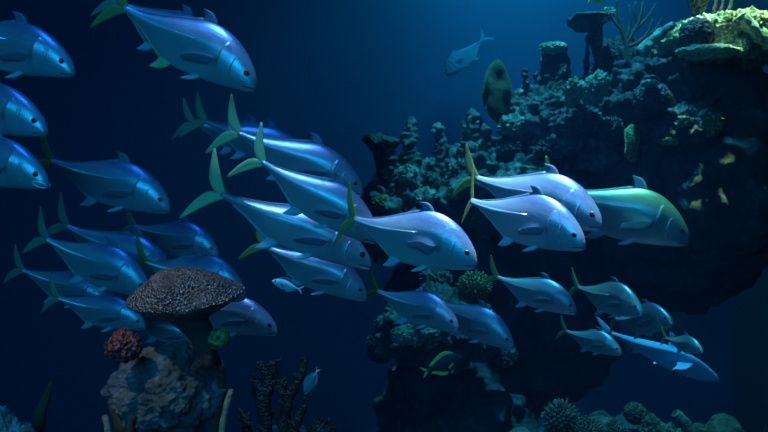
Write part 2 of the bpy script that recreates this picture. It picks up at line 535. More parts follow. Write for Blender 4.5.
def finger(points, radii, Y, mat, name, label, cat='sponge', group=None, tip=None, rough=0.3):
    """a finger that stands through the given picture points at distance Y"""
    base = at(points[0][0], points[0][1], Y)
    pts = [at(p[0], p[1], Y + (p[2] if len(p) > 2 else 0)) - base for p in points]
    n = 16
    cp = catmull([tuple(p) for p in pts], n)
    rr = np.interp(np.linspace(0, 1, n), np.linspace(0, 1, len(radii)), [r / FPX * Y for r in radii])
    root = tag(empty(name, base), label, cat, group)
    v, f = tube(cp, rr, 14, rough, 30, len(label))
    obj('body', v, f, M[mat], root)
    # open mouth at the tip: a rolled rim
    d = Vector(cp[-1]) - Vector(cp[-2])
    d.normalize()
    ring = []
    a = d.cross(Vector((0, 1, 0.2))).normalized()
    b = d.cross(a)
    for k in range(13):
        t = 2 * math.pi * k / 12
        ring.append(Vector(cp[-1]) + d * rr[-1] * 0.3 + (a * math.cos(t) + b * math.sin(t)) * rr[-1] * 0.7)
    v, f = tube(ring, [rr[-1] * 0.28] * 13, 6, cap=False)
    obj('rim', v, f, M[tip or mat], root)
    return root


finger([(214, 445), (215, 420), (218, 398), (221, 380)], [5, 6, 6, 5], 2.72, 'olive', 'finger_sponge', 'thick dark finger sponge just right of the grey rock', group='finger sponges round the grey rock')
finger([(221, 445), (223, 425), (227, 405), (231, 391)], [3.5, 3.5, 3.2, 2.8], 2.6, 'tan', 'finger_sponge', 'thin pale finger sponge beside the thick dark one', group='finger sponges round the grey rock', tip='tan')
finger([(122, 450), (121, 430), (117, 415), (113, 404)], [6, 6, 5.5, 5], 2.7, 'olive', 'finger_sponge', 'olive finger sponge leaning left of the grey rock', group='finger sponges round the grey rock')
finger([(110, 450), (109, 436), (107, 424), (105, 417)], [3.5, 3.5, 3.2, 3], 2.62, 'tan', 'finger_sponge', 'short pale finger sponge at the left foot of the grey rock', group='finger sponges round the grey rock')
finger([(127, 450), (130, 432), (132, 420), (135, 416)], [4, 4, 3.5, 3], 2.6, 'brown_stem', 'finger_sponge', 'brown stub of sponge in front of the grey rock', group='finger sponges round the grey rock')
finger([(34, 440), (40, 415), (46, 397), (51, 383)], [8, 6, 4, 2.2], 2.7, 'olive', 'finger_sponge', 'lone pointed olive sponge by the speckled corner rock')


def branching(points_list, Y, mat, name, label, cat='coral', group=None, rough=0.35, knobs=0):
    base = at(points_list[0][0][0][0], points_list[0][0][0][1], Y)
    root = tag(empty(name, base), label, cat, group)
    rnd = random.Random(len(label))
    for i, (pts, radii) in enumerate(points_list):
        p = [at(q[0], q[1], Y + (q[2] if len(q) > 2 else 0)) - base for q in pts]
        n = 14
        cp = catmull([tuple(q) for q in p], n)
        rr = np.interp(np.linspace(0, 1, n), np.linspace(0, 1, len(radii)), [r / FPX * Y for r in radii])
        mb = MB()
        mb.add(*tube(cp, rr, 10, rough, 40, i))
        for _ in range(knobs):
            k = rnd.randrange(2, n)
            d = Vector((rnd.uniform(-1, 1), rnd.uniform(-1, 1), rnd.uniform(0, 1))).normalized()
            q = Vector(cp[k])
            mb.add(*tube([q, q + d * rr[k] * 1.2, q + d * rr[k] * 1.8 + Vector((0, 0, rr[k] * 0.4))], [rr[k] * 0.55, rr[k] * 0.45, rr[k] * 0.25], 7, 0.3, 50, k))
        obj('branch', mb.v, mb.f, M[mat], root)
    return root


branching([([(266, 450), (265, 425), (262, 405), (258, 388), (254, 378)], [7, 7, 6.5, 5.5, 4]),
           ([(264, 412), (266, 395), (270, 378), (274, 362)], [6, 6, 5.5, 4.5]),
           ([(270, 380), (264, 370), (257, 366)], [4.5, 4, 3]),
           ([(282, 450), (284, 425), (287, 405), (291, 392)], [6, 6, 5.5, 5]),
           ([(290, 396), (297, 384), (302, 371), (305, 360)], [5, 4.5, 4, 3]),
           ([(288, 402), (281, 390), (280, 380)], [5, 4.5, 4]),
           ([(290, 440), (298, 420), (304, 405), (307, 397)], [5.5, 5, 4, 3]),
           ([(256, 450), (248, 430), (244, 415)], [6, 5, 4.5])],
          2.95, 'branch', 'branching_coral', 'knobbly brown branching coral at the bottom, beside the grey rock', knobs=7)


def spiky(px0, py0, px1, py1, Y, mat, name, label, n=160, length=0.35, seed=0):
    """rounded coral head set with short polyps"""
    c = at((px0 + px1) / 2, (py0 + py1) / 2, Y)
    rx, rz = (px1 - px0) / 2 / FPX * Y, (py1 - py0) / 2 / FPX * Y
    root = tag(empty(name, c), label, 'coral')
    v0, f0 = ICO[3]
    s = 0.82
    obj('body', [(p.x * rx * s, p.y * rx * s, p.z * rz * s) for p in v0], f0, M[mat], root)
    rnd = random.Random(seed)
    mb = MB()
    for i in range(n):
        z = 1 - 2 * (i + 0.5) / n
        r = math.sqrt(max(0, 1 - z * z))
        t = i * 2.39996
        p = Vector((r * math.cos(t), r * math.sin(t), z))
        j = Vector((rnd.uniform(-.3, .3), rnd.uniform(-.3, .3), rnd.uniform(-.1, .4)))
        a = Vector((p.x * rx, p.y * rx, p.z * rz)) * 0.78
        l = length * min(rx, rz) * rnd.uniform(0.6, 1.2)
        w = 0.09 * min(rx, rz)
        mb.add(*tube([a, a + (p + j * 0.5).normalized() * l * 0.6, a + (p + j).normalized() * l], [w, w * 0.9, w * 0.5], 5))
    o = obj('polyps', mb.v, mb.f, M[mat], root)
    o['kind'] = 'stuff'
    return root


spiky(308, 419, 335, 445, 3.0, 'dark_coral', 'polyp_coral', 'small grey spiky coral at the bottom edge right of the branching coral', 150, 0.4, 1)
spiky(457, 272, 491, 300, 5.3, 'moss', 'polyp_coral', 'mossy green-yellow polyp coral under the central jack', 190, 0.35, 2)
spiky(544, 401, 578, 440, 4.0, 'rock', 'polyp_coral', 'pale teal spiky coral on the bottom rubble bank', 200, 0.4, 3)
spiky(575, 418, 602, 445, 3.9, 'rock', 'polyp_coral', 'low pale spiky coral second along the bottom rubble bank', 150, 0.4, 4)
spiky(606, 420, 626, 440, 4.1, 'rock', 'polyp_coral', 'small dim spiky coral between the pale one and the dark ball', 120, 0.4, 5)

ball(624, 402, 646, 424, 4.2, 'dark_coral', 'ball_coral', 'dark round coral ball on the bottom rubble bank', seed=41)
ball(508, 428, 532, 446, 3.9, 'rock', 'dome_coral', 'pale rim of dome coral at the left end of the rubble bank', seed=42)
ball(640, 416, 664, 446, 4.0, 'rock', 'dome_coral', 'lumpy pale coral in front of the dark round coral ball', seed=43, big=0.3, mid=0.3, fine=0.15)
ball(657, 425, 680, 446, 3.9, 'rock', 'dome_coral', 'low pale coral left of the tilted tube sponge', seed=44, big=0.3, mid=0.3, fine=0.15)
finger([(697, 446), (690, 432), (684, 422), (677, 415)], [6, 6, 5.6, 5.5], 3.9, 'rock', 'tube_sponge', 'tilted pale green tube sponge on the bottom rubble bank')
ball(691, 423, 706, 444, 3.95, 'rock', 'dome_coral', 'small round pale coral right of the tilted tube sponge', seed=45, big=0.25, mid=0.2)
ball(707, 415, 743, 452, 3.9, 'rock', 'dome_coral', 'large smooth green dome coral on the bottom rubble bank', seed=46, fine=0.02)
ball(760, 424, 785, 452, 3.9, 'rock', 'dome_coral', 'coral knob cut by the bottom right corner', seed=47, big=0.2)

# corals standing along the reef slope
def spire(px0, py0, px1, py1, Y, mat, label, seed):
    """a column of stacked knobs"""
    base = at((px0 + px1) / 2, py1, Y)
    hgt = (py1 - py0) / FPX * Y
    r = (px1 - px0) / 2 / FPX * Y
    n = 60
    pts, rr = [], []
    rnd = random.Random(seed)
    ph = rnd.uniform(0, 6)
    for i in range(n):
        u = i / (n - 1)
        pts.append(Vector((0.25 * r * math.sin(u * 5 + ph), 0.2 * r * math.cos(u * 4 + ph), u * hgt)))
        rr.append(r * (1.0 - 0.45 * u) * (0.72 + 0.28 * abs(math.sin(u * 9 + ph))) * (1 if u < 0.93 else 1.0 - (u - 0.93) * 9))
    v, f = tube(pts, rr, 26, 0.9, 26, seed)
    return tag(obj('knob_coral', v, f, M[mat], None, base), label, 'coral', 'knob corals on the reef slope')


spire(401, 117, 423, 190, 6.2, 'rock', 'knobbly knob coral at the left of the reef slope, tallest there', 51)
spire(431, 123, 449, 185, 6.2, 'rock', 'slim knob coral second along the reef slope', 52)
spire(456, 109, 483, 190, 6.1, 'rock', 'broad knob coral behind the upper jack tail', 53)
spire(477, 124, 497, 180, 6.0, 'rock', 'stubby knob coral beside the broad one', 54)
spire(383, 146, 402, 195, 6.1, 'rock', 'short knob coral next to the dark table coral', 55)
spire(520, 68, 532, 110, 6.0, 'dark_coral', 'small dark pillar left of the tall rock column', 56)
spire(533, 72, 544, 112, 6.05, 'dark_coral', 'second small dark pillar touching the tall rock column', 57)
spire(583, 34, 591, 90, 6.0, 'dark_coral', 'thin dark spike right of the tall rock column', 58)
ball(540, 42, 568, 54, 6.0, 'teal_crust', 'encrusting_coral', 'pale coral crust on top of the tall rock column', seed=59, big=0.3, mid=0.25)


def plate(px0, py0, px1, py1, Y, mat, name, label, foot, seed=0, depth=0.35, tilt=0.0):
    """table coral: a thin uneven plate on a foot"""
    c = at((px0 + px1) / 2, (py0 + py1) / 2, Y)
    root = tag(empty(name, c), label, 'coral')
    rx, rz = (px1 - px0) / 2 / FPX * Y, (py1 - py0) / 2 / FPX * Y
    v0, f0 = ICO[4]
    v = []
    for p in v0:
        q = Vector((p.x * rx, p.y * depth / 2, p.z * rz * (1 - 0.35 * abs(p.x))))
        q.z += 0.4 * rz * (p.x * p.x) + 0.5 * rz * noise.noise(Vector((p.x * 2.2, p.y * 2.2, seed)))
        v.append((q.x * math.cos(tilt) - q.z * math.sin(tilt), q.y, q.x * math.sin(tilt) + q.z * math.cos(tilt)))
    obj('plate', v, f0, M[mat], root)
    fx, fy, fr = foot
    e = at(fx, fy, Y) - c
    v, f = tube([e, e * 0.5 + Vector((0, 0, -rz * 0.3)), Vector((e.x * 0.35, 0, 0))], [fr / FPX * Y] * 2 + [fr * 1.5 / FPX * Y], 12, 0.4, 20, seed)
    obj('foot', v, f, M[mat], root)
    return root


plate(568, 15, 609, 29, 5.8, 'dark_coral', 'table_coral', 'dark flat table coral jutting out high beside the sea whip', (606, 78, 5), 1, 0.5)
plate(361, 135, 400, 153, 6.2, 'dark_coral', 'table_coral', 'dark table coral at the far left end of the slope', (388, 192, 8), 2, 0.5, -0.1)
ball(601, 8, 616, 20, 5.65, 'teal_crust', 'encrusting_coral', 'pale twig of coral on the edge of the high table coral', seed=60, big=0.4, mid=0.3, tilt=0.5)

# leaf-shaped sponge and vase sponge
def leaf(outline, Y, thick, mat, name, label, cat='sponge', seed=0, amp=0.02):
    c = at(sum(p[0] for p in outline) / len(outline), sum(p[1] for p in outline) / len(outline), Y)
    pts = catmull([(*(at(x, y, Y) - c),) for x, y in outline + outline[:1]], 40)[:-1]
    v, f = [], []
    n, rings = len(pts), 7
    for side in (-1, 1):
        for j in range(rings):
            u = j / (rings - 1)
            for p in pts:
                q = Vector(p) * (1 - u * 0.98)
                w = side * thick / 2 * math.sqrt(max(0.0, 1 - (1 - u) ** 2))
                q.y += w + amp * noise.noise(q * 7 + Vector((seed, 0, 0)))
                v.append(q)
    for s in (0, 1):
        o = s * rings * n
        for j in range(rings - 1):
            for k in range(n):
                q = (o + j * n + k, o + j * n + (k + 1) % n, o + (j + 1) * n + (k + 1) % n, o + (j + 1) * n + k)
                f.append(q if s else q[::-1])
        q = tuple(o + (rings - 1) * n + k for k in range(n))
        f.append(q if s else q[::-1])
    for k in range(n):
        f.append((k, (k + 1) % n, rings * n + (k + 1) % n, rings * n + k))
    return tag(obj(name, v, f, M[mat], None, c), label, cat)


leaf([(484, 110), (482, 90), (486, 72), (492, 63), (499, 60), (506, 71), (512, 88), (511, 104), (506, 124), (495, 122)], 6.0, 0.14, 'olive', 'elephant_ear_sponge', 'olive brown leaf-shaped sponge standing at the reef edge in open blue water', seed=2, amp=0.06)
leaf([(624, 130), (632, 124), (640, 132), (640, 150), (634, 163), (626, 155)], 5.3, 0.1, 'moss', 'elephant_ear_sponge', 'green leafy sponge hanging on the dark rock above the gold-lit jack', seed=3, amp=0.05)


def vase(px, py0, py1, r0, r1, Y, mat, label):
    base = at(px, py1, Y)
    h = (py1 - py0) / FPX * Y
    a, b = r0 / FPX * Y, r1 / FPX * Y
    prof = catmull([(a * 0.2, 0), (a, 0.02 * h), (a * 1.1, 0.3 * h), (b * 0.85, 0.75 * h), (b, h), (b * 0.8, h), (a * 0.9, 0.6 * h), (a * 0.3, 0.3 * h)], 30)
    v, f = lathe_noise(prof, 28, 1, 1, 0.01, 20, 4)
    return tag(obj('vase_sponge', v, f, M[mat], None, base), label, 'sponge')


vase(698, -6, 25, 5, 12, 5.4, 'dark_coral', 'dark vase sponge on the bright ledge, cut by the top edge')

branching([([(628, 66), (627, 48), (622, 30), (618, 14), (616, -2)], [3.4, 2.8, 2.2, 1.5, 1.0]),
           ([(626, 44), (634, 31), (640, 18), (643, 2)], [2.2, 1.9, 1.5, 1.0]),
           ([(634, 31), (643, 22), (650, 14), (656, 4)], [1.8, 1.5, 1.2, 0.9]),
           ([(622, 30), (614, 21), (608, 9)], [1.8, 1.4, 0.9]),
           ([(627, 48), (640, 41), (648, 32), (653, 19)], [2.0, 1.7, 1.3, 0.9]),
           ([(628, 38), (630, 20), (629, 5)], [1.7, 1.4, 0.9]),
           ([(638, 24), (634, 12), (636, 1)], [1.4, 1.1, 0.8]),
           ([(645, 36), (655, 30), (662, 18)], [1.4, 1.1, 0.8])],
          5.6, 'gorgon', 'sea_whip', 'dark branching sea whip rising to the top edge above the reef', rough=0.2)
for i, (x, y, lab) in enumerate([(715, -8, 'thin dark sponge finger left of its neighbours at the top edge'), (722, -12, 'thin dark sponge finger in the middle of three at the top edge'), (730, -10, 'thin dark sponge finger nearest the pale log at the top edge')]):
    finger([(x, 24), (x - 1, 12), (x + 1, 2), (x, y)], [2.2, 2, 1.8, 1.5], 5.4, 'gorgon', 'finger_sponge', lab, group='dark fingers on the top ledge')

finger([(640, 54), (650, 44), (660, 34), (672, 25)], [6.5, 6, 5, 3.5], 5.0, 'teal_crust', 'tube_sponge', 'pale green crusted tube leaning on the dark rock by the sea whip', rough=0.5)
finger([(770, 46), (760, 36), (750, 26), (742, 17)], [7, 7, 6.5, 6], 4.95, 'teal_crust', 'tube_sponge', 'thick pale green log-shaped sponge in the top right corner', rough=0.4)
ball(680, 18, 713, 54, 4.95, 'dark_coral', 'brain_coral', 'dark round brain coral in front of the bright ledge', seed=61)
ball(633, 82, 671, 116, 5.2, 'dark_coral', 'brain_coral', 'dark round brain coral with a pale cap on the hanging rock', seed=62)
ball(641, 80, 659, 87, 5.08, 'teal_crust', 'encrusting_coral', 'pale crust capping the dark round brain coral', seed=63, big=0.3, mid=0.25)
ball(586, 70, 607, 106, 5.3, 'teal_crust', 'encrusting_coral', 'bright teal crust running down the rock by the thin dark spike', seed=64, big=0.35, mid=0.3, fine=0.15, tilt=-0.35)
ball(564, 80, 582, 104, 5.45, 'teal_crust', 'encrusting_coral', 'pale arching coral right of the tall rock column', seed=65, big=0.5, mid=0.4, fine=0.15)
ball(676, 46, 740, 58, 4.9, 'rock_pale', 'encrusting_coral', 'long drab crust along the lower lip of the bright ledge', seed=66, big=0.3, mid=0.3)
ball(734, 38, 750, 54, 5.0, 'rock_pale', 'encrusting_coral', 'yellow knob below the pale log-shaped sponge', seed=67, big=0.3, mid=0.3)
ball(700, 42, 716, 56, 4.95, 'teal_crust', 'encrusting_coral', 'dim green knob under the dark brain coral on the ledge', seed=68, big=0.3, mid=0.3)
ball(678, 118, 692, 128, 5.05, 'moss', 'encrusting_coral', 'small green knob at the middle of the shadowed shelf', seed=69, big=0.3, mid=0.3)
ball(705, 116, 722, 134, 5.0, 'moss', 'encrusting_coral', 'green tuft at the right end of the shadowed shelf', seed=70, big=0.4, mid=0.4)
ball(662, 138, 678, 146, 5.05, 'moss', 'encrusting_coral', 'low green crust under the shadowed shelf', seed=71, big=0.4, mid=0.4)
ball(636, 104, 664, 118, 5.3, 'rock', 'encrusting_coral', 'thin teal crust under the round brain coral', seed=72, big=0.4, mid=0.4)
ball(404, 318, 440, 345, 5.0, 'teal_crust', 'encrusting_coral', 'bright teal crust on the mossy boulder below the low jacks', seed=73, big=0.4, mid=0.35, fine=0.15)
ball(392, 328, 418, 344, 4.95, 'teal_crust', 'encrusting_coral', 'smaller teal crust at the left of the mossy boulder', seed=74, big=0.4, mid=0.35, fine=0.15)
slope_bits = [(372, 196, 390, 210, 6.0, 'moss', 'yellow-green coral tuft at the left foot of the slope'),
              (398, 166, 416, 184, 6.0, 'teal_crust', 'pale coral lump below the tallest slope pillar'),
              (423, 172, 440, 190, 5.9, 'rock', 'grey-green coral lump left of the slim pillar foot'),
              (416, 190, 436, 206, 5.8, 'teal_crust', 'teal coral lump above the central jack'),
              (498, 140, 524, 158, 5.8, 'rock', 'rough coral head above the upper pale jack'),
              (500, 116, 530, 136, 5.8, 'teal_crust', 'teal coral head at the foot of the leaf-shaped sponge'),
              (446, 186, 462, 200, 5.8, 'moss', 'mossy lump left of the upright yellow tail'),
              (545, 112, 572, 136, 5.7, 'teal_crust', 'teal coral head below the tall rock column'),
              (530, 140, 560, 160, 5.7, 'rock', 'dull coral head above the upper jack dorsal fin'),
              (376, 222, 398, 246, 5.8, 'rock', 'dull coral head behind the central jack belly'),
              (420, 268, 450, 290, 5.6, 'rock', 'dull coral head between the central jack and the low pair'),
              (575, 108, 600, 132, 5.5, 'rock', 'rough coral head under the bright teal crust'),
              (600, 118, 622, 140, 5.4, 'dark_coral', 'dark coral head left of the green leafy sponge'),
              (496, 348, 516, 366, 5.4, 'rock', 'faint coral knob low on the dark rock foot')]
for i, (a, b, c, d, Y, m, lab) in enumerate(slope_bits):
    ball(a, b, c, d, Y, m, 'coral_head', lab, seed=80 + i, big=0.4, mid=0.35, fine=0.15, sub=5)

# ------------------------------------------------------------------ fish
JACK = dict(
    s=[0, .025, .07, .14, .24, .34, .44, .55, .66, .76, .86, .94, 1.0],
    top=[-.012, .034, .078, .126, .170, .190, .184, .146, .104, .066, .036, .024, .020],
    bot=[-.034, -.050, -.066, -.085, -.108, -.127, -.141, -.147, -.128, -.084, -.044, -.026, -.020],
    wid=[.010, .026, .044, .062, .076, .080, .078, .071, .059, .044, .028, .020, .018],
    mid=[-.022, -.010, .010, .036, .062, .070, .062, .043, .024, .010, .002, 0, 0])
DEEP = dict(JACK, top=[.0, .07, .13, .20, .26, .28, .28, .25, .20, .14, .075, .045, .04],
            bot=[-.02, -.06, -.11, -.17, -.22, -.25, -.25, -.23, -.18, -.12, -.065, -.042, -.04])
SHARK = dict(JACK, top=[.0, .025, .045, .065, .083, .092, .094, .084, .068, .050, .034, .022, .018],
             bot=[-.01, -.02, -.036, -.050, -.062, -.068, -.068, -.062, -.050, -.038, -.026, -.018, -.016],
             wid=[.012, .035, .055, .070, .080, .082, .080, .070, .055, .040, .026, .016, .012])


def lin(xs, ys, x):
    """smooth interpolation of a profile"""
    xs = np.array(xs); ys = np.array(ys)
    m = np.gradient(ys, xs)
    i = int(np.clip(np.searchsorted(xs, x) - 1, 0, len(xs) - 2))
    h = xs[i + 1] - xs[i]
    t = (x - xs[i]) / h
    return float((2 * t**3 - 3 * t**2 + 1) * ys[i] + (t**3 - 2 * t**2 + t) * h * m[i] + (-2 * t**3 + 3 * t**2) * ys[i + 1] + (t**3 - t**2) * h * m[i + 1])


class Shape:
    def __init__(self, prof, dep=1.0, bend=0.0):
        self.p, self.dep, self.bend = prof, dep, bend
    def lat(self, s):
        return self.bend * max(0.0, s - 0.35) ** 2
    def pt(self, s, th, out=0.0):
        p = self.p
        t, b = lin(p['s'], p['top'], s) * self.dep, lin(p['s'], p['bot'], s) * self.dep
        w, c = lin(p['s'], p['wid'], s) + out, lin(p['s'], p['mid'], s) * self.dep
        t += out; b -= out
        cs, sn = math.cos(th), math.sin(th)
        k = min(1, max(0, (s - 0.12) / 0.34))
        k = k * k * (3 - 2 * k)
        u = abs(sn)
        a, e = (2.0 - 0.55 * k, 0.55 + 0.10 * k) if sn > 0 else (1.85 - 0.80 * k, 0.55 + 0.25 * k)
        y = w * max(0.0, 1 - u ** a) ** e * (1 if cs > 0 else -1)
        z = c + (t - c) * sn if sn > 0 else c + (c - b) * sn
        return Vector((0.5 - s, y + self.lat(s), z))


def sheet(mb, lead, trail, n, m, thick, yfun, bow=0.0, axis=(0, 1, 0)):
    """a thin solid between a leading and a trailing edge"""
    A, B = catmull(lead, n), catmull(trail, n)
    ax = Vector(axis)
    v, f = [], []
    for side in (1, -1):
        for i in range(n):
            for j in range(m):
                u = j / (m - 1)
                q = Vector(A[i]) * (1 - u) + Vector(B[i]) * u
                w = thick * (0.25 + 0.75 * math.sin(math.pi * min(1, 0.15 + u * 0.85))) * (1 - 0.6 * i / (n - 1))
                q += ax * (side * w / 2 + bow * (i / (n - 1)) ** 2 + 0.0016 * math.sin(u * 26))
                q.y += yfun(0.5 - q.x)
                v.append(q)
    N = n * m
    for i in range(n - 1):
        for j in range(m - 1):
            k = i * m + j
            f.append((k, k + 1, k + m + 1, k + m))
            f.append((N + k, N + k + m, N + k + m + 1, N + k + 1))
    rim = [i * m for i in range(n)] + [(n - 1) * m + j for j in range(1, m)] + [i * m + m - 1 for i in range(n - 2, -1, -1)] + [j for j in range(m - 2, 0, -1)]
    for a, b in zip(rim, rim[1:] + rim[:1]):
        f.append((a, b, N + b, N + a))
    mb.add(v, f)


def fish_parts(root, kind='jack', dep=1.0, bend=0.0, tail=1.0, tail_turn=0.0, skin='skin', fins='fin', tailmat='fin_yellow', mouth_open=False, spread=0.18, raised=0.85, lift=0.0, pale_dorsal=False, anal=None, ns=46):
    prof = dict(jack=JACK, deep=DEEP, shark=SHARK)[kind]
    dep = dep * (1.12 if kind == 'jack' else 1.0)
    S = Shape(prof, dep, bend)
    nt = 32
    v, f = [], []
    for i in range(ns):
        s = (i / (ns - 1)) ** 1.15
        for k in range(nt):
            v.append(S.pt(s, 2 * math.pi * k / nt))
    for i in range(ns - 1):
        for k in range(nt):
            f.append((i * nt + k, (i + 1) * nt + k, (i + 1) * nt + (k + 1) % nt, i * nt + (k + 1) % nt))
    f.append(tuple(range(nt)))
    f.append(tuple((ns - 1) * nt + k for k in range(nt))[::-1])
    obj('body', v, f, M[skin], root)
    lat = S.lat
    tz = lambda s: lin(prof['s'], prof['top'], s) * dep
    bz = lambda s: lin(prof['s'], prof['bot'], s) * dep

    # tail fin, two lobes on one root
    mb = MB()
    k = tail
    y0 = lat(1.0)
    for sg in ((1, 1.0), (-1, 1.0)):
        z, q = sg
        if kind == 'deep':
            lead = [(-.47, 0, .03 * z), (-.53, 0, .07 * z), (-.60, 0, .12 * z), (-.66, 0, .15 * z)]
            trail = [(-.48, 0, -.01 * z), (-.57, 0, .03 * z), (-.61, 0, .08 * z), (-.66, 0, .15 * z)]
        elif kind == 'shark':
            q = 1.0 if z > 0 else 0.5
            lead = [(-.47, 0, .012 * z), (-.54, 0, .04 * z * q), (-.62, 0, .075 * z * q), (-.70, 0, .10 * z * q)]
            trail = [(-.49, 0, -.008 * z), (-.58, 0, .0 * z), (-.64, 0, .04 * z * q), (-.70, 0, .10 * z * q)]
        else:
            lead = [(-.475, 0, .020 * z), (-.520, 0, .060 * z * k), (-.585, 0, .130 * z * k), (-.655, 0, .215 * z * k)]
            trail = [(-.490, 0, -.012 * z), (-.575, 0, .016 * z * k), (-.628, 0, .090 * z * k), (-.668, 0, .212 * z * k)]
        sheet(mb, lead, trail, 14, 7, 0.014, lambda s: 0.0, 0.02)
    ca, sa = math.cos(tail_turn), math.sin(tail_turn)
    vv = []
    for x, y, z in mb.v:
        dx = x + 0.48
        vv.append((-0.48 + dx * ca - y * sa, y0 + dx * sa * -1 + y * ca - 2 * bend * 0.65 * dx, z))
    obj('tail_fin', vv, mb.f, M[tailmat], root)

    # dorsal fin: tall front lobe, low ridge behind
    mb = MB()
    if kind == 'jack':
        r = 0.075 * raised
        sheet(mb, [(.11, 0, tz(.39) - .012), (.07, 0, tz(.43) + r * .55), (.03, 0, tz(.47) + r * .95), (-.03, 0, tz(.53) + r * 1.25)],
              [(.01, 0, tz(.49) - .012), (.005, 0, tz(.495) + r * .25), (-.002, 0, tz(.50) + r * .6), (-.032, 0, tz(.53) + r * 1.22)], 10, 6, 0.010, lat)
        sheet(mb, [(.02, 0, tz(.48) - .012), (-.12, 0, tz(.62) - .010), (-.26, 0, tz(.76) - .008), (-.40, 0, tz(.90) - .006)],
              [(.0, 0, tz(.50) + .020), (-.13, 0, tz(.63) + .014), (-.27, 0, tz(.77) + .011), (-.41, 0, tz(.91) + .006)], 12, 3, 0.008, lat)
    elif kind == 'deep':
        sheet(mb, [(.30, 0, tz(.20) - .03), (.12, 0, tz(.38) - .02), (-.10, 0, tz(.60) - .02), (-.34, 0, tz(.84) - .02)],
              [(.28, 0, tz(.22) + .03), (.08, 0, tz(.42) + .10), (-.16, 0, tz(.66) + .10), (-.42, 0, tz(.92) + .07)], 14, 5, 0.010, lat)
    else:
        sheet(mb, [(.12, 0, tz(.38) - .012), (.06, 0, tz(.44) + .06), (.0, 0, tz(.50) + .10), (-.04, 0, tz(.54) + .12)],
              [(-.02, 0, tz(.52) - .012), (-.02, 0, tz(.52) + .03), (-.03, 0, tz(.53) + .07), (-.045, 0, tz(.54) + .118)], 10, 6, 0.012, lat)
    obj('dorsal_fin', mb.v, mb.f, M['fin_dark' if fins == 'fin' and not pale_dorsal else fins], root)

    # anal fin
    mb = MB()
    if kind == 'jack':
        sheet(mb, [(-.05, 0, bz(.55) + .012), (-.09, 0, bz(.59) - .045), (-.13, 0, bz(.63) - .075), (-.18, 0, bz(.68) - .105)],
              [(-.15, 0, bz(.65) + .012), (-.15, 0, bz(.65) - .012), (-.155, 0, bz(.66) - .045), (-.182, 0, bz(.68) - .10)], 10, 6, 0.010, lat)
        sheet(mb, [(-.14, 0, bz(.64) + .012), (-.23, 0, bz(.73) + .010), (-.32, 0, bz(.82) + .008), (-.40, 0, bz(.90) + .006)],
              [(-.15, 0, bz(.65) - .018), (-.24, 0, bz(.74) - .012), (-.33, 0, bz(.83) - .009), (-.41, 0, bz(.91) - .006)], 10, 3, 0.008, lat)
    elif kind == 'deep':
        sheet(mb, [(.02, 0, bz(.48) + .03), (-.12, 0, bz(.62) + .02), (-.24, 0, bz(.74) + .02), (-.34, 0, bz(.84) + .02)],
              [(.0, 0, bz(.50) - .05), (-.16, 0, bz(.66) - .10), (-.30, 0, bz(.80) - .08), (-.42, 0, bz(.92) - .06)], 12, 5, 0.010, lat)
    else:
        sheet(mb, [(-.20, 0, bz(.70) + .01), (-.24, 0, bz(.74) - .02), (-.28, 0, bz(.78) - .04)],
              [(-.28, 0, bz(.78) + .01), (-.275, 0, bz(.775) - .01), (-.285, 0, bz(.785) - .04)], 8, 4, 0.008, lat)
    obj('anal_fin', mb.v, mb.f, M[anal or fins], root)

    for sd in (-1, 1):
        # pectoral fin, swept back along the flank
        mb = MB()
        a = S.pt(.285, -0.25 if sd > 0 else math.pi + 0.25)
        a2 = S.pt(.315, -0.55 if sd > 0 else math.pi + 0.55)
        if kind == 'shark':
            sheet(mb, [a, a + Vector((-.05, .08 * sd, -.05)), a + Vector((-.12, .15 * sd, -.09)), a + Vector((-.20, .20 * sd, -.11))],
                  [a2 + Vector((-.10, 0, 0)), a2 + Vector((-.11, .06 * sd, -.03)), a2 + Vector((-.15, .13 * sd, -.06)), a2 + Vector((-.18, .19 * sd, -.085))], 10, 6, 0.012, lambda s: 0, 0, (0, 0, 1))
        else:
            L = 0.85 if kind == 'jack' else 0.7
            sp = spread * sd
            sheet(mb, [a, a + Vector((-.06 * L, .06 * sp, -.006)), a + Vector((-.14 * L, .13 * sp, -.03 + lift * .7)), a + Vector((-.23 * L, .16 * sp, -.075 + lift))],
                  [a2, a2 + Vector((-.05 * L, .045 * sp, -.015)), a2 + Vector((-.12 * L, .11 * sp, -.030 + lift * .7)), a2 + Vector((-.20 * L, .15 * sp, -.052 + lift))], 12, 5, 0.008, lambda s: 0, 0)
        obj('pectoral_fin', mb.v, mb.f, M['fin_dark' if fins == 'fin' and not pale_dorsal else fins], root)
        # pelvic fin
        if kind != 'shark':
            mb = MB()
            x = .5 - .34
            b0 = bz(.34) + .012
            sheet(mb, [(x, .012 * sd, b0), (x - .03, .020 * sd, b0 - .035), (x - .07, .03 * sd, b0 - .058), (x - .105, .035 * sd, b0 - .068)],
                  [(x - .045, .012 * sd, b0), (x - .05, .018 * sd, b0 - .012), (x - .075, .026 * sd, b0 - .032), (x - .105, .034 * sd, b0 - .062)], 8, 5, 0.007, lambda s: 0, 0)
            obj('pelvic_fin', mb.v, mb.f, M[fins], root)
        # eye
        th = 0.28 if sd > 0 else math.pi - 0.28
        e = S.pt(.082 if kind == 'jack' else .105, th)
        r = .021 if kind == 'jack' else (.03 if kind == 'deep' else .010)
        v0, f0 = ICO[3]
        eye = obj('eye', [(p.x * r, p.y * r * .5, p.z * r) for p in v0], f0, M['eye'], root, e + Vector((0, -.006 * sd, 0)))
        obj('pupil', [(p.x * r * .74, p.y * r * .32 + sd * r * .30, p.z * r * .74) for p in v0], f0, M['pupil'], eye)
